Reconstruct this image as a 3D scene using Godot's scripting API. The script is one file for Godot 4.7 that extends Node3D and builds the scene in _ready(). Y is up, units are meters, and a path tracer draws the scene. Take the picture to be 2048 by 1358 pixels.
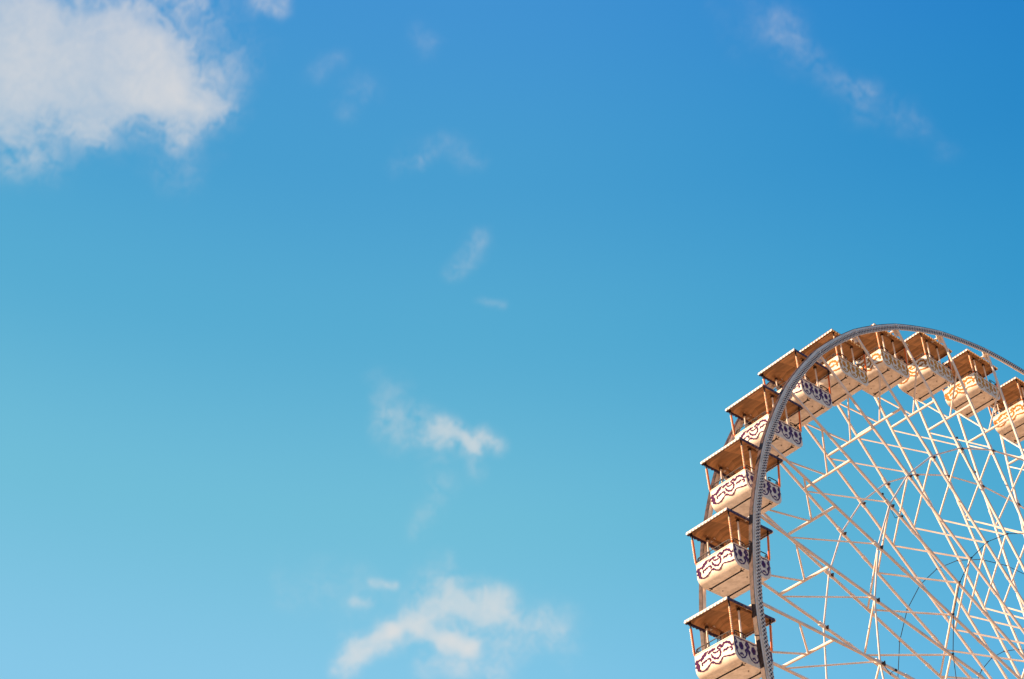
extends Node3D
# A white ferris wheel with open cream gondolas, seen from the ground against a blue evening sky.

const R := 20.0                      # radius of the wheel's pivot circle, metres
const STEP := PI / 18.0              # 36 spokes
const START := 3.11079               # angle of the spoke that carries the lowest gondola in view
const HUB := Vector3(22.637, 25.566, -53.658)
const TURN := 0.665976               # heading of the wheel's plane
const EXPOSURE := 2.8
const SUN := Vector3(-1.528, 0.50, -0.325)

# sky cover: [azimuth, elevation, azimuth, elevation, half width, strength] in degrees
const CLOUDS = [
	[-25.76, 49.46, -20.04, 49.76, 2.81, 0.62],
	[-22.40, 50.04, -17.53, 48.15, 1.40, 0.60],
	[-26.57, 46.64, -21.50, 47.80, 2.06, 0.50],
	[-19.53, 48.36, -18.54, 47.04, 0.65, 0.35],
	[-17.56, 48.24, -16.29, 48.15, 0.45, 0.55],
	[-26.94, 45.23, -25.81, 44.95, 0.79, 0.40],
	[-22.85, 46.49, -22.26, 46.33, 0.60, 0.35],
	[-18.44, 45.93, -17.61, 45.79, 0.79, 0.12],
	[-33.19, 47.51, -28.30, 48.06, 3.74, 0.70],
	[-21.55, 51.41, -19.35, 51.73, 0.60, 0.35],
	[-15.46, 52.53, -14.22, 52.42, 0.45, 0.30],
	[-9.67, 49.23, -8.50, 49.97, 0.56, 0.16],
	[-5.74, 52.36, -5.25, 52.11, 0.50, 0.15],
	[-11.36, 50.45, -10.55, 50.81, 0.45, 0.13],
	[-5.77, 47.65, -2.72, 47.96, 0.56, 0.16],
	[-5.12, 47.55, -4.91, 47.41, 0.26, 0.20],
	[-2.87, 43.54, -1.62, 44.89, 0.36, 0.27],
	[-1.66, 42.43, -0.50, 42.30, 0.17, 0.24],
	[-6.42, 39.21, -5.67, 38.97, 0.67, 0.24],
	[-6.47, 38.45, -5.69, 37.83, 0.41, 0.22],
	[-5.31, 37.57, -3.37, 37.09, 0.67, 0.40],
	[-3.39, 37.47, -1.94, 36.85, 0.41, 0.50],
	[-2.18, 36.97, -1.82, 36.76, 0.32, 0.50],
	[-1.36, 37.24, -0.72, 36.96, 0.39, 0.60],
	[-1.93, 36.56, -1.44, 35.92, 0.32, 0.25],
	[-4.08, 33.69, -3.46, 34.64, 0.50, 0.29],
	[-3.28, 35.40, -2.82, 35.51, 0.67, 0.20],
	[-6.65, 29.17, -5.02, 29.80, 0.60, 1.06],
	[-5.04, 30.07, -3.77, 30.31, 0.49, 1.00],
	[-3.76, 30.18, -1.80, 29.40, 0.36, 0.94],
	[-2.56, 29.71, -1.70, 29.37, 0.37, 0.75],
	[-3.37, 30.87, -0.99, 30.66, 1.03, 0.50],
	[-2.75, 31.35, -2.52, 31.17, 0.65, 0.35],
	[-1.22, 31.20, -0.78, 30.84, 0.84, 0.45],
	[-0.12, 30.30, 1.60, 30.13, 0.90, 0.42],
	[-6.04, 31.61, -5.12, 31.59, 0.17, 0.40],
	[-6.83, 30.92, -6.08, 30.93, 0.17, 0.40],
	[-9.55, 31.14, -6.53, 31.16, 0.86, 0.17],
	[-2.82, 28.58, -0.51, 28.48, 0.75, 0.35],
	[13.99, 52.48, 15.81, 51.53, 0.93, 0.12],
	[15.84, 51.62, 19.45, 48.58, 0.51, 0.20],
	[18.62, 49.46, 19.68, 48.45, 0.30, 0.16],
	[19.53, 48.01, 21.69, 47.24, 0.63, 0.11],
	[21.63, 47.07, 22.78, 45.91, 0.48, 0.06],
]

# painted ornament of the gondolas: [line width, points] in metres on the panel
const SCROLL = [
	[0.035, [Vector2(-0.78, -1.54), Vector2(-0.67, -1.53), Vector2(-0.57, -1.52), Vector2(-0.50, -1.46), Vector2(-0.38, -1.40), Vector2(-0.25, -1.39)]],
	[0.045, [Vector2(-0.59, -1.60), Vector2(-0.51, -1.53), Vector2(-0.40, -1.46), Vector2(-0.32, -1.42)]],
	[0.045, [Vector2(-0.25, -1.49), Vector2(-0.20, -1.44), Vector2(-0.08, -1.42), Vector2(0.06, -1.43)]],
	[0.035, [Vector2(-0.12, -1.53), Vector2(-0.10, -1.62), Vector2(-0.00, -1.73), Vector2(0.13, -1.78), Vector2(0.24, -1.72), Vector2(0.26, -1.62), Vector2(0.22, -1.51), Vector2(0.12, -1.44)]],
	[0.030, [Vector2(-0.06, -1.50), Vector2(0.02, -1.55), Vector2(0.13, -1.56), Vector2(0.19, -1.54)]],
	[0.040, [Vector2(0.12, -1.44), Vector2(0.23, -1.40), Vector2(0.37, -1.45), Vector2(0.42, -1.40), Vector2(0.54, -1.41), Vector2(0.66, -1.48), Vector2(0.75, -1.62)]],
	[0.040, [Vector2(0.28, -1.46), Vector2(0.35, -1.48), Vector2(0.34, -1.42)]],
	[0.030, [Vector2(0.40, -1.68), Vector2(0.41, -1.62), Vector2(0.49, -1.64), Vector2(0.54, -1.67)]],
	[0.035, [Vector2(0.49, -1.64), Vector2(0.56, -1.62), Vector2(0.61, -1.63)]],
	[0.030, [Vector2(0.64, -1.63), Vector2(0.72, -1.66), Vector2(0.75, -1.73), Vector2(0.69, -1.76)]],
	[0.030, [Vector2(-0.52, -1.78), Vector2(-0.54, -1.69), Vector2(-0.47, -1.68), Vector2(-0.41, -1.71)]],
	[0.035, [Vector2(-0.47, -1.68), Vector2(-0.38, -1.66), Vector2(-0.32, -1.66)]],
	[0.030, [Vector2(-0.31, -1.64), Vector2(-0.22, -1.65), Vector2(-0.17, -1.72), Vector2(-0.22, -1.75)]],
	[0.050, [Vector2(-0.73, -1.49), Vector2(-0.78, -1.56), Vector2(-0.72, -1.66), Vector2(-0.77, -1.71), Vector2(-0.69, -1.78), Vector2(-0.71, -1.83), Vector2(-0.63, -1.89)]],
	[0.040, [Vector2(-0.78, -1.55), Vector2(-0.69, -1.57)]],
	[0.040, [Vector2(-0.74, -1.67), Vector2(-0.64, -1.73)]],
	[0.028, [Vector2(-0.68, -1.88), Vector2(-0.59, -1.92), Vector2(-0.42, -1.92), Vector2(-0.28, -1.87), Vector2(-0.15, -1.81), Vector2(-0.08, -1.81), Vector2(-0.02, -1.87), Vector2(0.11, -1.94), Vector2(0.23, -1.90), Vector2(0.35, -1.83), Vector2(0.51, -1.86), Vector2(0.70, -1.90), Vector2(0.84, -1.89), Vector2(0.91, -1.84), Vector2(0.88, -1.71), Vector2(0.83, -1.57)]],
	[0.022, [Vector2(-0.12, -1.86), Vector2(-0.06, -1.83), Vector2(0.00, -1.92)]],
	[0.040, [Vector2(0.77, -1.60), Vector2(0.85, -1.60), Vector2(0.82, -1.51)]],
]
const PETAL_BORDER = [
	[0.034, [Vector2(-0.27, -1.34), Vector2(-0.26, -1.55), Vector2(-0.22, -1.74), Vector2(-0.13, -1.89), Vector2(0.0, -1.95), Vector2(0.13, -1.89), Vector2(0.22, -1.74), Vector2(0.26, -1.55), Vector2(0.27, -1.34)]],
	[0.05, [Vector2(-0.25, -1.36), Vector2(-0.19, -1.47), Vector2(-0.25, -1.57), Vector2(-0.18, -1.66), Vector2(-0.21, -1.76)]],
	[0.05, [Vector2(0.25, -1.36), Vector2(0.2, -1.45), Vector2(0.26, -1.56), Vector2(0.17, -1.67), Vector2(0.21, -1.78)]],
	[0.03, [Vector2(-0.27, -1.34), Vector2(-0.14, -1.315), Vector2(0.0, -1.35), Vector2(0.14, -1.315), Vector2(0.27, -1.34)]],
	[0.045, [Vector2(-0.08, -1.86), Vector2(0.0, -1.81), Vector2(0.07, -1.87)]],
]

var mat := {}
var shape := {}


# ---------------------------------------------------------------- names and notes
func tag(o: Node, label := "", category := "", group := "", kind := "") -> void:
	if label != "":
		o.set_meta("label", label)
	if category != "":
		o.set_meta("category", category)
	if group != "":
		o.set_meta("group", group)
	if kind != "":
		o.set_meta("kind", kind)


func piece(called: String, m: Mesh, material: Material, parent: Node3D, xf := Transform3D()) -> MeshInstance3D:
	var o := MeshInstance3D.new()
	o.name = called
	o.mesh = m
	o.material_override = material
	o.transform = xf
	parent.add_child(o, true)
	return o


# ---------------------------------------------------------------- mesh building
func tool() -> SurfaceTool:
	var st := SurfaceTool.new()
	st.begin(Mesh.PRIMITIVE_TRIANGLES)
	return st


func done(st: SurfaceTool) -> ArrayMesh:
	st.generate_normals()
	return st.commit()


# a, b, c, d run anticlockwise seen from outside
func quad(st: SurfaceTool, a: Vector3, b: Vector3, c: Vector3, d: Vector3) -> void:
	for v in [a, c, b, a, d, c]:
		st.add_vertex(v)


func tri(st: SurfaceTool, a: Vector3, b: Vector3, c: Vector3) -> void:
	for v in [a, c, b]:
		st.add_vertex(v)


# a prism over an anticlockwise outline in the plane (side, up), from p0 to p1
func prism(st: SurfaceTool, p0: Vector3, p1: Vector3, outline: Array, up: Vector3, smooth := false) -> void:
	var d := (p1 - p0).normalized()
	var side := d.cross(up).normalized()
	var top := side.cross(d).normalized()
	var n := outline.size()
	for i in n:
		var a: Vector2 = outline[i]
		var b: Vector2 = outline[(i + 1) % n]
		var oa := side * a.x + top * a.y
		var ob := side * b.x + top * b.y
		st.set_smooth_group(0 if smooth else -1)
		quad(st, p0 + ob, p0 + oa, p1 + oa, p1 + ob)
	st.set_smooth_group(-1)
	for i in range(1, n - 1):
		var a: Vector2 = outline[0]
		var b: Vector2 = outline[i]
		var c: Vector2 = outline[i + 1]
		var oa := side * a.x + top * a.y
		var ob := side * b.x + top * b.y
		var oc := side * c.x + top * c.y
		tri(st, p0 + oa, p0 + ob, p0 + oc)
		tri(st, p1 + oa, p1 + oc, p1 + ob)


func beam(st: SurfaceTool, p0: Vector3, p1: Vector3, w: float, h: float, up := Vector3.UP, chamfer := 0.008) -> void:
	var x := w / 2
	var y := h / 2
	var k := chamfer
	prism(st, p0, p1, [Vector2(-x + k, -y), Vector2(x - k, -y), Vector2(x, -y + k), Vector2(x, y - k), Vector2(x - k, y), Vector2(-x + k, y), Vector2(-x, y - k), Vector2(-x, -y + k)], up)


func box(st: SurfaceTool, c: Vector3, s: Vector3, chamfer := 0.004) -> void:
	beam(st, c - Vector3(0, 0, s.z / 2), c + Vector3(0, 0, s.z / 2), s.x, s.y, Vector3.UP, chamfer)


func tube(st: SurfaceTool, p0: Vector3, p1: Vector3, r: float, sides := 12) -> void:
	var o := []
	for i in sides:
		o.append(Vector2.from_angle(TAU * i / sides) * r)
	var d := (p1 - p0).normalized()
	prism(st, p0, p1, o, Vector3.UP if absf(d.y) < 0.9 else Vector3.RIGHT, true)


func path(st: SurfaceTool, pts: Array, r: float, sides := 6) -> void:
	for i in pts.size() - 1:
		tube(st, pts[i], pts[i + 1], r, sides)


func ball(st: SurfaceTool, c: Vector3, r: Vector3, around := 8, rows := 5) -> void:
	st.set_smooth_group(0)
	for j in rows:
		var e0 := PI * j / rows - PI / 2
		var e1 := PI * (j + 1) / rows - PI / 2
		for i in around:
			var a0 := TAU * i / around
			var a1 := TAU * (i + 1) / around
			var q := []
			for ea in [[e0, a0], [e0, a1], [e1, a1], [e1, a0]]:
				q.append(c + r * Vector3(cos(ea[0]) * cos(ea[1]), sin(ea[0]), -cos(ea[0]) * sin(ea[1])))
			if j == 0:
				tri(st, q[0], q[2], q[3])
			elif j == rows - 1:
				tri(st, q[0], q[1], q[2])
			else:
				quad(st, q[0], q[1], q[2], q[3])


func smooth_line(pts: Array, closed := false) -> PackedVector2Array:
	var out := PackedVector2Array()
	var n := pts.size()
	for i in n - 1:
		var a: Vector2 = pts[maxi(i - 1, 0)]
		var b: Vector2 = pts[i]
		var c: Vector2 = pts[i + 1]
		var d: Vector2 = pts[mini(i + 2, n - 1)]
		for k in 4:
			out.append(b.cubic_interpolate(c, a, d, k / 4.0))
	out.append(pts[n - 1])
	return out


# a brush stroke laid on a panel; place turns a point of the panel into space
func stroke(st: SurfaceTool, pts: Array, width: float, place: Callable, outward: Vector3) -> void:
	var l := smooth_line(pts)
	var left := []
	var right := []
	for i in l.size():
		var d := (l[mini(i + 1, l.size() - 1)] - l[maxi(i - 1, 0)]).normalized()
		var f := float(i) / (l.size() - 1)
		var w := width * 0.78 * clampf(0.45 + 4.0 * minf(f, 1.0 - f), 0.45, 1.0) * (0.9 + 0.25 * sin(i * 1.7))
		left.append(place.call(l[i] + d.orthogonal() * w))
		right.append(place.call(l[i] - d.orthogonal() * w))
	st.set_smooth_group(-1)
	for i in l.size() - 1:
		var n: Vector3 = (left[i + 1] - left[i]).cross(right[i] - left[i])
		if n.dot(outward) > 0:
			quad(st, left[i], left[i + 1], right[i + 1], right[i])
		else:
			quad(st, right[i], right[i + 1], left[i + 1], left[i])


func disc(st: SurfaceTool, c: Vector2, rx: float, ry: float, hole: float, place: Callable) -> void:
	st.set_smooth_group(-1)
	for i in 20:
		var a := TAU * i / 20
		var b := TAU * (i + 1) / 20
		var ka := 1.0 + 0.08 * sin(a * 6.0)
		var kb := 1.0 + 0.08 * sin(b * 6.0)
		var o0: Vector3 = place.call(c + Vector2(cos(a) * rx, sin(a) * ry) * ka)
		var o1: Vector3 = place.call(c + Vector2(cos(b) * rx, sin(b) * ry) * kb)
		var i0: Vector3 = place.call(c + Vector2(cos(a) * rx, sin(a) * ry) * hole)
		var i1: Vector3 = place.call(c + Vector2(cos(b) * rx, sin(b) * ry) * hole)
		quad(st, i0, o0, o1, i1)


# ---------------------------------------------------------------- materials
func lin(r: float, g: float, b: float) -> Color:
	return Color(r, g, b).linear_to_srgb()


func paint(called: String, c: Color, rough: float, speck := 0.0, scale := 1.0, seed_ := 1, metal := 0.0) -> StandardMaterial3D:
	var m := StandardMaterial3D.new()
	m.albedo_color = c
	m.roughness = rough
	m.metallic = metal
	m.metallic_specular = 0.35
	if speck > 0:
		var n := FastNoiseLite.new()
		n.seed = seed_
		n.noise_type = FastNoiseLite.TYPE_SIMPLEX_SMOOTH
		n.frequency = 0.012
		n.fractal_octaves = 5
		n.fractal_gain = 0.6
		var g := Gradient.new()
		g.set_color(0, Color(1.0 - speck, 1.0 - speck * 1.08, 1.0 - speck * 1.2))
		g.set_color(1, Color.WHITE)
		g.set_offset(0, 0.25)
		g.set_offset(1, 0.62)
		var t := NoiseTexture2D.new()
		t.width = 256
		t.height = 256
		t.seamless = true
		t.noise = n
		t.color_ramp = g
		m.albedo_texture = t
		m.uv1_triplanar = true
		m.uv1_scale = Vector3.ONE * scale
	mat[called] = m
	return m


func make_materials() -> void:
	paint("cream", lin(0.80, 0.72, 0.62), 0.45, 0.09, 0.8, 3)
	paint("white", lin(0.77, 0.68, 0.61), 0.42, 0.08, 0.35, 5)
	paint("plate", lin(0.74, 0.675, 0.61), 0.5, 0.1, 1.5, 6)
	paint("tread", lin(0.064, 0.036, 0.030), 0.6, 0.45, 1.2, 7)
	paint("lens_blue", lin(0.018, 0.022, 0.06), 0.3)
	paint("lens_grey", lin(0.16, 0.13, 0.14), 0.35)
	paint("iron", lin(0.018, 0.014, 0.016), 0.5)
	paint("bolt", lin(0.075, 0.042, 0.034), 0.7)
	paint("rubber", lin(0.012, 0.01, 0.012), 0.8)
	paint("violet", lin(0.072, 0.024, 0.078), 0.9)
	paint("violet_blue", lin(0.085, 0.055, 0.150), 0.9)
	for ink in ["violet", "violet_blue"]:
		mat[ink].metallic_specular = 0.08
	paint("brown", lin(0.30, 0.165, 0.085), 0.6, 0.15, 1.0, 17)
	paint("violet_pale", lin(0.62, 0.56, 0.55), 0.5, 0.15, 2.0, 8)
	paint("gold", lin(0.34, 0.125, 0.012), 0.7)
	paint("gold_pale", lin(0.52, 0.25, 0.035), 0.7)
	paint("indigo", lin(0.05, 0.04, 0.10), 0.5)
	paint("bead_white", lin(0.82, 0.78, 0.72), 0.3)
	paint("bead_gold", lin(0.85, 0.66, 0.36), 0.3)
	paint("lamp_strip", lin(0.70, 0.14, 0.02), 0.45)
	paint("amber_bulb", lin(0.92, 0.80, 0.58), 0.2)
	# boards of the ceilings: grain that runs along the boards
	var n := FastNoiseLite.new()
	n.seed = 11
	n.frequency = 0.02
	n.fractal_octaves = 4
	var im := Image.create(256, 256, false, Image.FORMAT_RGB8)
	for y in 256:
		for x in 256:
			var v := n.get_noise_2d(x * 2.2, y * 0.12) * 0.5 + n.get_noise_2d(x * 0.5 + 400.0, y * 0.3) * 0.5
			var k := clampf(0.88 + v * 0.4, 0.5, 1.0)
			if x % 32 < 1:
				k *= 0.85
			im.set_pixel(x, y, Color(k, k * 0.99, k * 0.97))
	var ceiling := StandardMaterial3D.new()
	ceiling.albedo_color = lin(0.60, 0.33, 0.15)
	ceiling.albedo_texture = ImageTexture.create_from_image(im)
	ceiling.roughness = 0.7
	mat["ceiling"] = ceiling
	var ground := paint("ground", lin(0.54, 0.365, 0.225), 0.9, 0.25, 0.08, 13)
	ground.uv1_world_triplanar = true


# ---------------------------------------------------------------- sky
func toward(az: float, el: float) -> Vector3:
	return Vector3(sin(az) * cos(el), sin(el), -cos(az) * cos(el))


# clear air: paler towards the horizon, deeper overhead and away from the sun
func air(d: Vector3, sun: Vector3) -> Vector3:
	var el := rad_to_deg(asin(clampf(d.y, 0.0, 1.0)))
	var c := Vector3(0.64, 0.74, 0.80)
	var stops := [[0.0, Vector3(0.92, 0.84, 0.72)], [8.0, Vector3(0.68, 0.74, 0.74)], [16.0, Vector3(0.42, 0.65, 0.77)], [27.0, Vector3(0.240, 0.575, 0.805)], [34.0, Vector3(0.165, 0.512, 0.69)], [41.0, Vector3(0.096, 0.412, 0.645)], [47.0, Vector3(0.066, 0.342, 0.63)], [53.5, Vector3(0.056, 0.295, 0.645)], [70.0, Vector3(0.045, 0.21, 0.58)], [90.0, Vector3(0.040, 0.19, 0.55)]]
	for i in stops.size() - 1:
		if el >= stops[i][0]:
			var f: float = (el - stops[i][0]) / (stops[i + 1][0] - stops[i][0])
			c = (stops[i][1] as Vector3).lerp(stops[i + 1][1], smoothstep(0.0, 1.0, f) * 0.4 + f * 0.6)
	var side := Vector2(d.x, d.z).normalized().dot(Vector2(sun.x, sun.z).normalized()) if absf(d.y) < 0.999 else 0.0
	var k := 1.0 - 0.5 * smoothstep(0.3, -0.6, side) * clampf((1.0 - d.y) / 0.2, 0.0, 1.0)
	return Vector3(c.x * pow(k, 2.4), c.y * pow(k, 0.75), c.z * pow(k, 0.2))


func make_sky(env: Environment, sun: Vector3, energy: float) -> void:
	var w := 520                       # 512 columns and a margin on both sides, so that the seam does not show
	var h := 256
	var puff := FastNoiseLite.new()
	puff.seed = 21
	puff.frequency = 1.1
	puff.fractal_octaves = 5
	var low := Image.create(w, h, false, Image.FORMAT_RGBF)
	for y in h:
		var el := PI / 2 - (y + 0.5) / h * PI
		for x in w:
			var az := (x - 4 + 0.5) / 512.0 * TAU
			var d := toward(az, el)
			var c := air(d, sun)
			# scattered thin cloud over the rest of the sky, as sparse as in view
			var s := wrapf(az, -PI, PI)
			var away := smoothstep(0.6, 0.75, absf(s)) if el > 0.35 and el < 1.05 else smoothstep(0.0, 0.1, maxf(maxf(absf(s) - 0.6, el - 1.05), 0.35 - el))
			var a := smoothstep(0.18, 0.6, puff.get_noise_3d(d.x * 3.0, d.y * 5.0, d.z * 3.0)) * away * 0.6
			if d.y > 0:
				c = c.lerp(Vector3(0.80, 0.78, 0.76), a)
			low.set_pixel(x, y, Color(c.x, c.y, c.z))
	var W := 4096
	var H := 2048
	low.resize(W + 64, H, Image.INTERPOLATE_CUBIC)
	low = low.get_region(Rect2i(32, 0, W, H))
	var warp := FastNoiseLite.new()
	warp.seed = 4
	warp.frequency = 30.0
	warp.fractal_octaves = 4
	var fine := FastNoiseLite.new()
	fine.seed = 9
	fine.frequency = 34.0
	fine.fractal_octaves = 6
	fine.fractal_gain = 0.6
	fine.fractal_lacunarity = 2.1
	var density := {}
	for cl in CLOUDS:
		var a := toward(deg_to_rad(cl[0]), deg_to_rad(cl[1]))
		var b := toward(deg_to_rad(cl[2]), deg_to_rad(cl[3]))
		var r: float = deg_to_rad(cl[4]) * (1.9 if cl[4] < 1.2 else 1.5)
		var reach: float = cl[4] * 2.7
		var x0 := int(floor((minf(cl[0], cl[2]) - reach / 0.62) / 360.0 * W))
		var x1 := int(ceil((maxf(cl[0], cl[2]) + reach / 0.62) / 360.0 * W))
		var y0 := int(floor((90.0 - maxf(cl[1], cl[3]) - reach) / 180.0 * H))
		var y1 := int(ceil((90.0 - minf(cl[1], cl[3]) + reach) / 180.0 * H))
		for y in range(y0, y1 + 1):
			var el := PI / 2 - (y + 0.5) / H * PI
			for x in range(x0, x1 + 1):
				var d := toward((x + 0.5) / W * TAU, el)
				var q := d + Vector3(warp.get_noise_3dv(d * 0.7), warp.get_noise_3dv(d * 0.7 + Vector3(3, 1, 7)), warp.get_noise_3dv(d * 0.7 + Vector3(5, 9, 2))) * minf(r, 0.03) * 0.6
				var t := clampf((q - a).dot(b - a) / maxf((b - a).length_squared(), 1e-9), 0.0, 1.0)
				var dist := (q - a.lerp(b, t)).length() / r
				if dist < 1.0:
					var v: float = cl[5] * (0.5 if cl[5] < 0.3 else 1.0) * exp(-3.4 * dist * dist) * (1.0 - dist * dist)
					var key := y * W + posmod(x, W)
					density[key] = density.get(key, 0.0) + v
	# the cover is torn by noise that is drawn out along the drift of the high wind
	var drift := toward(0.35, 0.35).cross(Vector3.UP).normalized()
	for key in density:
		var x: int = key % W
		var y: int = key / W
		var d := toward((x + 0.5) / W * TAU, PI / 2 - (y + 0.5) / H * PI)
		var p := d + Vector3(warp.get_noise_3dv(d), warp.get_noise_3dv(d + Vector3(3, 1, 7)), warp.get_noise_3dv(d + Vector3(5, 9, 2))) * 0.016
		p -= drift * p.dot(drift) * 0.35
		var n := fine.get_noise_3dv(p) * 0.5 + 0.5
		var n2 := fine.get_noise_3dv(p * 3.4 + Vector3(2, 4, 6)) * 0.5 + 0.5
		var thick := smoothstep(0.35, 0.95, density[key])
		var body: float = density[key] * lerpf(0.38 + 1.25 * smoothstep(0.15, 0.85, n), 0.78 + 0.45 * n, thick)
		var fill: float = 1.0 - exp(-1.1 * maxf(body - 0.24 * smoothstep(0.7, 0.3, n2) * minf(1.0, density[key] * 2.0) * (1.0 - 0.75 * thick), 0.0))
		var a: float = fill * lerpf(0.70 + 0.48 * n2, 0.84 + 0.16 * n2, thick)
		var c := low.get_pixel(x, y)
		low.set_pixel(x, y, c.lerp(Color(0.81, 0.765, 0.73), clampf(a, 0.0, 0.96)))
	var m := PanoramaSkyMaterial.new()
	m.panorama = ImageTexture.create_from_image(low)
	m.energy_multiplier = energy
	var sky := Sky.new()
	sky.sky_material = m
	env.background_mode = Environment.BG_SKY
	env.sky = sky


# ---------------------------------------------------------------- the wheel
func around(angle: float) -> Transform3D:
	return Transform3D(Basis(Vector3.BACK, angle), Vector3.ZERO)


func bar_mesh(p0: Vector3, p1: Vector3, r: float, sides := 12) -> ArrayMesh:
	var st := tool()
	tube(st, p0, p1, r, sides)
	return done(st)


func make_wheel() -> Node3D:
	var wheel := Node3D.new()
	wheel.name = "ferris_wheel"
	add_child(wheel)
	wheel.position = HUB
	wheel.rotation.y = TURN
	tag(wheel, "tall white ferris wheel with lattice of spokes and lamp-studded rims", "ferris wheel")
	var half := 1.15
	var st: SurfaceTool

	# hub
	st = tool()
	tube(st, Vector3(0, 0, -1.5), Vector3(0, 0, 1.5), 0.75, 24)
	tube(st, Vector3(0, 0, -1.32), Vector3(0, 0, -1.02), 1.45, 36)
	tube(st, Vector3(0, 0, 1.02), Vector3(0, 0, 1.32), 1.45, 36)
	piece("hub", done(st), mat.white, wheel)

	# meshes of one spoke frame, laid along +x
	var spoke_mesh := {}
	for s in [-1, 1]:
		st = tool()
		beam(st, Vector3(1.35, 0, half * s), Vector3(R * 0.9985, 0, half * s), 0.088, 0.093, Vector3.UP, 0.016)
		# sleeves where the lengths of the spoke are joined
		for r in [0.455, 0.655]:
			beam(st, Vector3(R * r - 0.10, 0, half * s), Vector3(R * r + 0.10, 0, half * s), 0.108, 0.113, Vector3.UP, 0.018)
		spoke_mesh[s] = done(st)
	var clamp_mesh := {}
	for s in [-1, 1]:
		st = tool()
		box(st, Vector3(R * 0.7205 - 0.08, 0.04, half * s + 0.09), Vector3(0.07, 0.10, 0.06), 0.01)
		tube(st, Vector3(R * 0.7205 - 0.11, -0.06, half * s + 0.10), Vector3(R * 0.7205 - 0.11, 0.10, half * s + 0.10), 0.025, 8)
		clamp_mesh[s] = done(st)
	var lug_mesh := {}
	for s in [-1, 1]:
		st = tool()
		beam(st, Vector3(R * 0.7205 - 0.2, 0, half * s), Vector3(R * 0.7205 + 0.22, 0, half * s), 0.115, 0.15, Vector3.UP, 0.025)
		lug_mesh[s] = done(st)
	var cross := bar_mesh(Vector3(R * 0.829, 0, -half), Vector3(R * 0.829, 0, half), 0.052)
	var fork := {}
	for s in [-1, 1]:
		fork[s] = bar_mesh(Vector3(R * 0.829, 0, 0.03 * s), Vector3(R * 0.909, 0, half * s), 0.034)
	var radii := [0.829, 0.7205, 0.6186, 0.529, 0.424, 0.334, 0.245, 0.16]
	var diagonal := []
	for i in radii.size() - 1:
		var s := -1 if i % 2 == 0 else 1
		diagonal.append(bar_mesh(Vector3(R * radii[i] - (0.12 if i == 0 else 0.0), 0, half * s), Vector3(R * radii[i + 1] + (0.12 if i == 0 else 0.0), 0, -half * s), 0.028 if i == 0 else 0.035))
	var ring := {}
	var cable := {}
	for s in [-1, 1]:
		var a := Vector3(R * 0.7205, 0, half * s)
		ring[s] = bar_mesh(a, a.rotated(Vector3.BACK, STEP), 0.032)
		cable[s] = []
		for r in [0.529, 0.334]:
			var b := Vector3(R * r, 0, (half + 0.08) * s)
			st = tool()
			tube(st, b, b.rotated(Vector3.BACK, STEP), 0.014, 6)
			box(st, b, Vector3(0.055, 0.055, 0.055), 0.01)
			cable[s].append(done(st))
	var bracket := {}
	var bolts := {}
	for s in [-1, 1]:
		st = tool()
		box(st, Vector3(R - 0.10, 0, s * 1.035), Vector3(0.42, 0.36, 0.025), 0.01)
		tube(st, Vector3(R, 0, s * 1.02), Vector3(R, 0, s * 1.20), 0.075, 16)
		bracket[s] = done(st)
		st = tool()
		for q in [Vector2(-0.2, 0.1), Vector2(-0.2, -0.1), Vector2(0.0, 0.12), Vector2(0.0, -0.12)]:
			tube(st, Vector3(R - 0.02 + q.x, q.y, s * 1.005), Vector3(R - 0.02 + q.x, q.y, s * 1.03), 0.028, 8)
		bolts[s] = done(st)

	for k in 36:
		var xf := around(START - STEP * k)
		for s in [-1, 1]:
			var sp := piece("spoke", spoke_mesh[s], mat.white, wheel, xf)
			piece("clamp", clamp_mesh[s], mat.bolt, sp)
			piece("lug", lug_mesh[s], mat.white, sp)
			piece("fork_brace", fork[s], mat.white, wheel, xf)
			piece("ring_bar", ring[s], mat.white, wheel, xf)
			for c in cable[s]:
				piece("stay_cable", c, mat.iron, wheel, xf)
			var br := piece("pivot_bracket", bracket[s], mat.white, wheel, xf)
			tag(piece("bolts", bolts[s], mat.bolt, br), "", "", "", "stuff")
		piece("crossbar", cross, mat.white, wheel, xf)
		for m in diagonal:
			piece("diagonal_brace", m, mat.white, wheel, xf)

	# rims: straight lengths from spoke to spoke
	for s in [-1, 1]:
		var rim := Node3D.new()
		rim.name = "rim"
		wheel.add_child(rim, true)
		var e := Vector3(R + 0.02, 0, 0)
		var f := e.rotated(Vector3.BACK, STEP)
		var mid := (e + f) / 2
		var out := mid.normalized()
		var run := (f - e).length()
		# each length is rolled to a slight curve
		var bend := func(r: float, z: float, w: float, h: float, chamfer: float) -> ArrayMesh:
			var t := tool()
			for i in 5:
				var p := []
				for l in [i / 5.0, (i + 1) / 5.0]:
					var q := e.rotated(Vector3.BACK, STEP * l)
					var chord := e.lerp(f, l)
					p.append(chord.lerp(q, 0.7) + q.normalized() * r + Vector3(0, 0, z * s))
				beam(t, p[0], p[1], w, h, out, chamfer)
			return done(t)
		var beam_mesh: ArrayMesh = bend.call(0.105, 1.13, 0.16, 0.13, 0.012)
		var tread_mesh: ArrayMesh = bend.call(0.178, 1.13, 0.166, 0.016, 0.003)
		var panel_mesh: ArrayMesh = bend.call(-0.03, 1.232, 0.044, 0.22, 0.008)
		st = tool()
		beam(st, e + Vector3(0.105, -0.14, 1.214 * s), e + Vector3(0.105, 0.14, 1.214 * s), 0.012, 0.115, Vector3.RIGHT, 0.002)
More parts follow.
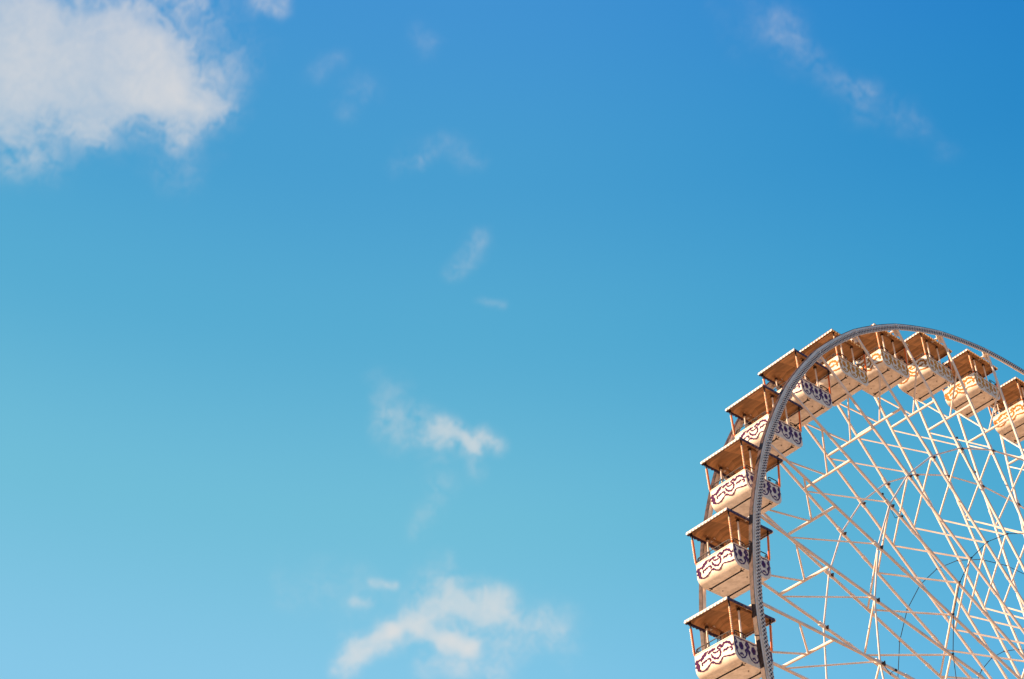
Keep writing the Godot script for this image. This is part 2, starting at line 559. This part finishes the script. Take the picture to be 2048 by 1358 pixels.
		for l in [-0.1, -0.04, 0.04, 0.1]:
			tube(st, e + Vector3(0.105, l, 1.218 * s), e + Vector3(0.105, l, 1.232 * s), 0.018, 6)
		var splice_mesh := done(st)
		var rows := []
		for row in 3:
			st = tool()
			for i in 26:
				var l := (i + (0.5 if row == 1 else 0.0) - 12.75) / 26.0 * (run - 0.05)
				var u := l / run + 0.5
				var arc := e.rotated(Vector3.BACK, STEP * u)
				var c: Vector3 = e.lerp(f, u).lerp(arc, 0.7) + arc.normalized() * [-0.098, -0.03, 0.038][row] + Vector3(0, 0, 1.254 * s)
				var r := 0.040 if row == 1 else 0.030
				ball(st, c, Vector3(r, r, 0.026), 7, 4)
			rows.append(done(st))
		for k in 36:
			var xf := around(START - STEP * k)
			piece("rim_beam", beam_mesh, mat.white, rim, xf)
			piece("rim_tread", tread_mesh, mat.tread, rim, xf)
			piece("splice_plate", splice_mesh, mat.white, rim, xf)
			piece("lamp_panel", panel_mesh, mat.plate, rim, xf)
			for row in 3:
				piece("lamp_row", rows[row], mat.lens_blue if row == 1 else mat.lens_grey, rim, xf)

	# loose lamp leads that dangle from three of the spokes
	for lead in [[3, 0.748, 0.694, 0.55], [6, 0.745, 0.668, 0.25], [0, 0.722, 0.69, 0.3]]:
		var a := Vector3(R * lead[1], 0, half + 0.09).rotated(Vector3.BACK, START - STEP * lead[0])
		var b := Vector3(R * lead[2], 0, half + 0.09).rotated(Vector3.BACK, START - STEP * lead[0])
		var pts := []
		for i in 13:
			var t := i / 12.0
			pts.append(a.lerp(b, t) + Vector3(0.12 * sin(t * PI * 2.0), -lead[3] * 4.0 * t * (1.0 - t) * (0.7 + 0.6 * (1.0 - t)) - 0.09, 0.03))
		st = tool()
		path(st, pts, 0.010)
		ball(st, pts[0], Vector3(0.055, 0.04, 0.04), 8, 5)
		ball(st, pts[12], Vector3(0.05, 0.05, 0.04), 8, 5)
		piece("lamp_lead", done(st), mat.iron, wheel)
	return wheel


func make_support() -> void:
	var o := Node3D.new()
	o.name = "support_frame"
	add_child(o)
	o.position = Vector3(HUB.x, 0, HUB.z)
	o.rotation.y = TURN
	tag(o, "white steel legs that carry the hub of the ferris wheel", "support frame")
	var st := tool()
	tube(st, Vector3(0, HUB.y, -2.6), Vector3(0, HUB.y, 2.6), 0.32, 24)
	piece("axle", done(st), mat.white, o)
	for z in [-1, 1]:
		for x in [-1, 1]:
			st = tool()
			beam(st, Vector3(x * 0.35, HUB.y, z * 2.3), Vector3(x * 9.0, 0.02, z * 3.6), 0.5, 0.6, Vector3.BACK, 0.04)
			piece("leg", done(st), mat.white, o)
		st = tool()
		beam(st, Vector3(-5.0, 12.0, z * 2.95), Vector3(5.0, 12.0, z * 2.95), 0.25, 0.3, Vector3.UP, 0.02)
		piece("tie_beam", done(st), mat.white, o)


# ---------------------------------------------------------------- the gondolas
const TUB_TOP := -1.29
const TUB_FLOOR := -2.085


# half width of the tub at a height below the pivot
func tub_half(y: float) -> float:
	if y > -1.80:
		return 0.836
	var t := clampf((-1.80 - y) / (-1.80 - TUB_FLOOR), 0.0, 1.0)
	return 0.50 + 0.336 * sqrt(maxf(1.0 - t * t, 0.0))


func tub_outline(inset: float) -> Array:
	var o := [Vector2(-0.836 + inset, TUB_TOP)]
	for i in 9:
		var a := PI / 2 * i / 8.0
		o.append(Vector2(-(0.50 + (0.336 - inset) * cos(a)), -1.80 - (-1.80 - TUB_FLOOR - inset) * sin(a)))
	for i in range(9, 0, -1):
		o.append(Vector2(-o[i].x, o[i].y))
	o.append(Vector2(0.836 - inset, TUB_TOP))
	return o


func tub_mesh() -> ArrayMesh:
	var st := tool()
	var o := tub_outline(0.0)
	var n := tub_outline(0.03)
	var zo := 0.832
	var zi := 0.802
	for i in o.size() - 1:
		st.set_smooth_group(0)
		quad(st, Vector3(o[i].x, o[i].y, -zo), Vector3(o[i + 1].x, o[i + 1].y, -zo), Vector3(o[i + 1].x, o[i + 1].y, zo), Vector3(o[i].x, o[i].y, zo))
		st.set_smooth_group(1)
		quad(st, Vector3(n[i].x, n[i].y, zi), Vector3(n[i + 1].x, n[i + 1].y, zi), Vector3(n[i + 1].x, n[i + 1].y, -zi), Vector3(n[i].x, n[i].y, -zi))
	st.set_smooth_group(-1)
	for i in range(1, o.size() - 1):
		tri(st, Vector3(o[0].x, o[0].y, zo), Vector3(o[i].x, o[i].y, zo), Vector3(o[i + 1].x, o[i + 1].y, zo))
		tri(st, Vector3(o[0].x, o[0].y, -zo), Vector3(o[i + 1].x, o[i + 1].y, -zo), Vector3(o[i].x, o[i].y, -zo))
		tri(st, Vector3(n[0].x, n[0].y, zi), Vector3(n[i + 1].x, n[i + 1].y, zi), Vector3(n[i].x, n[i].y, zi))
		tri(st, Vector3(n[0].x, n[0].y, -zi), Vector3(n[i].x, n[i].y, -zi), Vector3(n[i + 1].x, n[i + 1].y, -zi))
	var oc := [Vector3(-0.836, TUB_TOP, zo), Vector3(0.836, TUB_TOP, zo), Vector3(0.836, TUB_TOP, -zo), Vector3(-0.836, TUB_TOP, -zo)]
	var ic := [Vector3(-0.806, TUB_TOP, zi), Vector3(0.806, TUB_TOP, zi), Vector3(0.806, TUB_TOP, -zi), Vector3(-0.806, TUB_TOP, -zi)]
	for i in 4:
		quad(st, oc[i], oc[(i + 1) % 4], ic[(i + 1) % 4], ic[i])
	return done(st)


func make_gondola_shapes() -> void:
	var st: SurfaceTool
	shape["tub"] = tub_mesh()
	st = tool()
	var c := [Vector3(-0.83, TUB_TOP, 0.83), Vector3(0.83, TUB_TOP, 0.83), Vector3(0.83, TUB_TOP, -0.83), Vector3(-0.83, TUB_TOP, -0.83)]
	for i in 4:
		tube(st, c[i], c[(i + 1) % 4], 0.024, 10)
		ball(st, c[i], Vector3.ONE * 0.024, 8, 6)
	shape["tub_rim"] = done(st)
	# floor strips with their end tabs, and bolt heads
	for s in [-1, 1]:
		st = tool()
		box(st, Vector3(s * 0.385, TUB_FLOOR - 0.006, 0.0), Vector3(0.052, 0.02, 1.40), 0.003)
		for z in [-0.70, 0.70]:
			box(st, Vector3(s * 0.385, TUB_FLOOR - 0.007, z), Vector3(0.13, 0.018, 0.045), 0.003)
		shape["strip%d" % s] = done(st)
	st = tool()
	for q in [Vector2(-0.385, 0.79), Vector2(-0.33, -0.785), Vector2(0.385, 0.785), Vector2(0.44, -0.79), Vector2(0.02, 0.53), Vector2(0.0, -0.55), Vector2(-0.47, 0.76), Vector2(0.3, 0.77)]:
		tube(st, Vector3(q.x, TUB_FLOOR + 0.005, q.y), Vector3(q.x, TUB_FLOOR - 0.012, q.y), 0.022, 8)
	shape["floor_bolts"] = done(st)
	# ornament
	st = tool()
	var on_side := func(p: Vector2) -> Vector3:
		return Vector3(-tub_half(p.y) - 0.004, p.y - (0.003 if p.y < -1.8 else 0.0), minf(p.x, 0.815))
	for i in SCROLL.size():
		var layer := i * 0.0005
		var on_layer := func(p: Vector2) -> Vector3:
			return on_side.call(p) + Vector3(-layer, 0, 0)
		stroke(st, SCROLL[i][1], SCROLL[i][0] * (1.0 if i == 16 else 1.5), on_layer, Vector3.LEFT)
	shape["scroll"] = done(st)
	st = tool()
	for i in SCROLL.size():
		var layer := i * 0.0005
		var on_layer := func(p: Vector2) -> Vector3:
			return on_side.call(p) + Vector3(-layer, 0, 0)
		stroke(st, SCROLL[i][1], SCROLL[i][0] * (1.35 if i == 16 else 1.8), on_layer, Vector3.LEFT)
	shape["scroll_bold"] = done(st)
	st = tool()
	for x in [-0.525, 0.0, 0.525]:
		var on_end := func(p: Vector2) -> Vector3:
			return Vector3(clampf(p.x + x, -tub_half(p.y) + 0.01, tub_half(p.y) - 0.01), p.y, 0.836)
		for i in PETAL_BORDER.size():
			var layer := (i + absf(x)) * 0.0006
			var on_layer := func(p: Vector2) -> Vector3:
				return on_end.call(p) + Vector3(0, 0, layer)
			stroke(st, PETAL_BORDER[i][1], PETAL_BORDER[i][0], on_layer, Vector3.BACK)
		disc(st, Vector2(0.0, -1.555), 0.098, 0.135, 0.0, on_end)
	shape["flowers"] = done(st)
	st = tool()
	for x in [-0.525, 0.0, 0.525]:
		var on_eye := func(p: Vector2) -> Vector3:
			return Vector3(p.x + x, p.y, 0.840)
		disc(st, Vector2(0.0, -1.555), 0.035, 0.05, 0.0, on_eye)
	shape["flower_eyes"] = done(st)
	# roof: a hipped sheet with a boarded underside
	var e := [Vector3(-1.03, -0.10, 0.912), Vector3(1.03, -0.10, 0.912), Vector3(1.03, -0.10, -0.912), Vector3(-1.03, -0.10, -0.912)]
	var r0 := Vector3(0, 0.17, 0.42)
	var r1 := Vector3(0, 0.17, -0.42)
	st = tool()
	st.set_smooth_group(-1)
	var up := Vector3(0, 0.03, 0)
	tri(st, e[0] + up, e[1] + up, r0 + up)
	tri(st, e[2] + up, e[3] + up, r1 + up)
	quad(st, e[1] + up, e[2] + up, r1 + up, r0 + up)
	quad(st, e[3] + up, e[0] + up, r0 + up, r1 + up)
	shape["roof"] = done(st)
	st = tool()
	st.set_smooth_group(-1)
	for f in [[e[0], r0, e[1]], [e[2], r1, e[3]], [e[1], r0, r1], [e[1], r1, e[2]], [e[3], r1, r0], [e[3], r0, e[0]]]:
		for v in [f[0], f[2], f[1]]:
			st.set_uv(Vector2(v.x * 0.5 if absf(f[1].z) < 2.0 else v.z, v.z * 0.5))
			st.add_vertex(v)
	shape["ceiling"] = done(st)
	# fascia boards and their beads
	for s in [-1, 1]:
		st = tool()
		box(st, Vector3(s * 1.043, -0.135, 0), Vector3(0.03, 0.10, 1.88), 0.004)
		shape["fascia_x%d" % s] = done(st)
		st = tool()
		beam(st, Vector3(-1.026, -0.137, s * 0.925), Vector3(1.026, -0.137, s * 0.925), 0.03, 0.096, Vector3.UP, 0.004)
		shape["fascia_z%d" % s] = done(st)
		st = tool()
		box(st, Vector3(s * 1.012, -0.178, 0), Vector3(0.03, 0.02, 1.80), 0.003)
		shape["lip%d" % s] = done(st)
		st = tool()
		for i in 13:
			ball(st, Vector3(s * 1.06, -0.150, (i - 6) * 0.148), Vector3(0.018, 0.046, 0.073), 9, 6)
		shape["beads_x%d" % s] = done(st)
		st = tool()
		for i in 14:
			ball(st, Vector3((i - 6.5) * 0.151, -0.155, s * 0.944), Vector3(0.054, 0.050, 0.026), 9, 6)
		shape["beads_z%d" % s] = done(st)
	# corner posts with their strings of bulbs
	for x in [-1, 1]:
		for z in [-1, 1]:
			var a := Vector3(x * 0.90, -0.10, z * 0.855)
			var b := Vector3(x * 0.832, TUB_TOP, z * 0.826)
			st = tool()
			tube(st, a, a.lerp(b, 0.22), 0.027, 8)
			shape["post_top%d%d" % [x, z]] = done(st)
			st = tool()
			tube(st, a.lerp(b, 0.22), b, 0.034, 8)
			shape["post%d%d" % [x, z]] = done(st)
			st = tool()
			var outward := Vector3(x, 0, z * 0.6).normalized() * 0.024
			for i in 14:
				ball(st, a.lerp(b, 0.235 + i * 0.0525) + outward, Vector3(0.031, 0.025, 0.031), 8, 5)
			shape["bulbs%d%d" % [x, z]] = done(st)
			# hangers inside the tub
			st = tool()
			tube(st, Vector3(x * 0.33, -0.04, z * 0.70), Vector3(x * 0.33, -1.95, z * 0.70), 0.031, 10)
			shape["hanger%d%d" % [x, z]] = done(st)
			st = tool()
			box(st, Vector3(x * 0.33, -0.17, z * 0.70), Vector3(0.09, 0.09, 0.09), 0.01)
			shape["socket%d%d" % [x, z]] = done(st)
	st = tool()
	for z in [-1, 1]:
		st = tool()
		tube(st, Vector3(0, -0.035, z * 0.68), Vector3(0, -0.035, z * 1.03), 0.05, 12)
		shape["pivot%d" % z] = done(st)
		st = tool()
		beam(st, Vector3(-0.42, -0.09, z * 0.70), Vector3(0.42, -0.09, z * 0.70), 0.06, 0.07, Vector3.UP, 0.008)
		shape["arm%d" % z] = done(st)
	# wrought iron on the edge of the tub
	for x in [-1, 1]:
		st = tool()
		var px: float = x * 0.83
		path(st, [Vector3(px, TUB_TOP, -0.74), Vector3(px, -1.18, -0.755), Vector3(px, -1.12, -0.735), Vector3(px, -1.10, -0.68), Vector3(px, -1.10, 0.68), Vector3(px, -1.12, 0.735), Vector3(px, -1.18, 0.755), Vector3(px, TUB_TOP, 0.74)], 0.017)
		for zc in [-0.66, -0.25, 0.25, 0.66]:
			var s := -1.0 if zc < 0 else 1.0
			var pts := []
			for i in 14:
				var a := 0.5 + i * 0.55
				var rr := 0.075 * (1.0 - i / 17.0)
				pts.append(Vector3(px, -1.20 + rr * sin(a), zc - s * rr * cos(a)))
			path(st, pts, 0.012, 5)
			path(st, [Vector3(px, -1.10, zc - s * 0.07), Vector3(px, TUB_TOP, zc - s * 0.09)], 0.012, 5)
		shape["rail%d" % x] = done(st)
		for z in [-1, 1]:
			st = tool()
			var pz: float = z * 0.828
			path(st, [Vector3(x * 0.76, TUB_TOP, pz), Vector3(x * 0.775, -1.18, pz), Vector3(x * 0.74, -1.11, pz), Vector3(x * 0.67, -1.09, pz), Vector3(x * 0.38, -1.09, pz), Vector3(x * 0.30, -1.12, pz), Vector3(x * 0.285, -1.20, pz), Vector3(x * 0.32, -1.265, pz)], 0.018)
			for cc in [Vector2(0.68, -1.2), Vector2(0.37, -1.21)]:
				var pts := []
				for i in 10:
					var a := i * 0.65
					pts.append(Vector3(x * (cc.x + 0.05 * (1.0 - i / 13.0) * cos(a)), cc.y + 0.05 * (1.0 - i / 13.0) * sin(a), pz))
				path(st, pts, 0.013, 5)
			shape["loop%d%d" % [x, z]] = done(st)


func make_gondola(k: int, golden: bool, label: String) -> void:
	var g := Node3D.new()
	g.name = "gondola" if k == 0 else "gondola_%03d" % posmod(k, 36)
	add_child(g)
	var a := START - STEP * k
	var frame := Transform3D(Basis(Vector3.UP, TURN), HUB)
	# the node stands at the middle of the tub's floor
	var drop := Vector3(0, TUB_FLOOR, 0)
	g.transform = frame * Transform3D(Basis(), Vector3(R * cos(a), R * sin(a), -0.08) + drop)
	tag(g, label, "gondola", "gondolas hanging along the rims of the ferris wheel")
	var ink: Material = mat.gold if golden else mat.violet
	var xf := Transform3D(Basis(), -drop)
	var half_turn := Transform3D(Basis(Vector3.UP, PI), -drop)
	var tub := piece("tub", shape.tub, mat.cream, g, xf)
	piece("tub_rim", shape.tub_rim, mat.cream, tub)
	for s in [-1, 1]:
		piece("floor_strip", shape["strip%d" % s], mat.rubber, tub)
	tag(piece("floor_bolts", shape.floor_bolts, mat.bolt, tub), "", "", "", "stuff")
	for t in [xf, half_turn]:
		tag(piece("scroll_ornament", shape.scroll_bold if golden else shape.scroll, ink, g, t), "", "", "", "stuff")
		var fl := piece("flower_ornament", shape.flowers, mat.gold_pale if golden else mat.violet_blue, g, t)
		piece("flower_eye", shape.flower_eyes, mat.violet if not golden else mat.lamp_strip, fl)
	var roof := piece("roof", shape.roof, mat.cream, g, xf)
	piece("ceiling", shape.ceiling, mat.ceiling, roof)
	for s in [-1, 1]:
		piece("fascia", shape["fascia_x%d" % s], mat.gold if golden else mat.violet_pale, roof)
		piece("fascia", shape["fascia_z%d" % s], mat.gold if golden else mat.indigo, roof)
		piece("lip", shape["lip%d" % s], mat.tread, roof)
		piece("bead_trim", shape["beads_x%d" % s], mat.bead_white, roof)
		piece("bead_trim", shape["beads_z%d" % s], mat.bead_gold if golden else mat.indigo, roof)
		piece("hanger_arm", shape["arm%d" % s], mat.brown, g, xf)
		piece("pivot_shaft", shape["pivot%d" % s], mat.white, g, xf)
		piece("scroll_railing", shape["rail%d" % s], mat.iron, g, xf)
	for x in [-1, 1]:
		for z in [-1, 1]:
			var key := "%d%d" % [x, z]
			var post := piece("corner_post", shape["post" + key], mat.lamp_strip, g, xf)
			piece("post_head", shape["post_top" + key], mat.iron, post)
			piece("bulb_string", shape["bulbs" + key], mat.amber_bulb, post)
			var h := piece("hanger_rod", shape["hanger" + key], mat.white, g, xf)
			piece("socket", shape["socket" + key], mat.tread, h)
			piece("loop_railing", shape["loop" + key], mat.iron, g, xf)


# ---------------------------------------------------------------- the scene
func _ready() -> void:
	var sun_dir := SUN.normalized()
	var cam := Camera3D.new()
	cam.name = "camera"
	cam.fov = 25.303
	cam.near = 0.1
	cam.far = 6000.0
	cam.transform = Transform3D(Basis(Vector3(0.99997, 0.00588, 0.0051), Vector3(-0.00778, 0.75515, 0.6555), Vector3(0.0, -0.65552, 0.75518)).orthonormalized(), Vector3(0, 1.7, 0))
	add_child(cam)
	cam.current = true

	var env := Environment.new()
	env.tonemap_mode = Environment.TONE_MAPPER_LINEAR
	env.tonemap_exposure = EXPOSURE
	env.sdfgi_enabled = true
	env.ssao_enabled = true
	env.ssil_enabled = true
	make_sky(env, sun_dir, 1.0 / EXPOSURE)
	var we := WorldEnvironment.new()
	we.name = "environment"
	we.environment = env
	add_child(we)

	var sun := DirectionalLight3D.new()
	sun.name = "sun"
	sun.light_color = Color(1.0, 0.83, 0.675)
	sun.light_energy = 1.6
	sun.light_angular_distance = 0.5
	sun.shadow_enabled = true
	sun.sky_mode = DirectionalLight3D.SKY_MODE_LIGHT_ONLY
	add_child(sun)
	sun.look_at_from_position(sun_dir * 100.0, Vector3.ZERO)

	make_materials()
	var ground := MeshInstance3D.new()
	ground.name = "ground"
	var plane := PlaneMesh.new()
	plane.size = Vector2(4000, 4000)
	ground.mesh = plane
	ground.material_override = mat.ground
	tag(ground, "", "", "", "structure")
	add_child(ground)

	make_support()
	make_wheel()
	make_gondola_shapes()
	var labels := [
		"cream gondola with purple scrolls, lowest on the wheel, cut by the picture's bottom edge",
		"cream gondola with purple scrolls, whole tub in view, second from the bottom",
		"cream gondola with purple scrolls, third up, just below the wheel's left shoulder",
		"cream gondola with purple scrolls, fourth up, scroll panel half behind the rim",
		"highest purple gondola, all three flowers showing under the rim, next to a golden one",
		"leftmost golden gondola, its roof corner rising above the rim beside the purple ones",
		"golden gondola at the very top of the wheel, roof almost hidden by the rim",
		"golden gondola just right of the wheel's top, roof hanging just below the rim",
		"golden gondola third from the right end, clear of the rim, whole tub in view",
		"golden gondola cut off by the picture's right edge"]
	labels[8] = "golden gondola second from the right edge, clear of the rim, whole tub in view"
	for k in 10:
		make_gondola(k, k >= 5, labels[k])
	# the neighbours that come into view a step to the side
	make_gondola(10, true, "golden gondola hanging just past the picture's right edge")
	make_gondola(11, true, "golden gondola second past the picture's right edge")
	make_gondola(-1, false, "purple gondola hanging just below the picture's bottom edge")
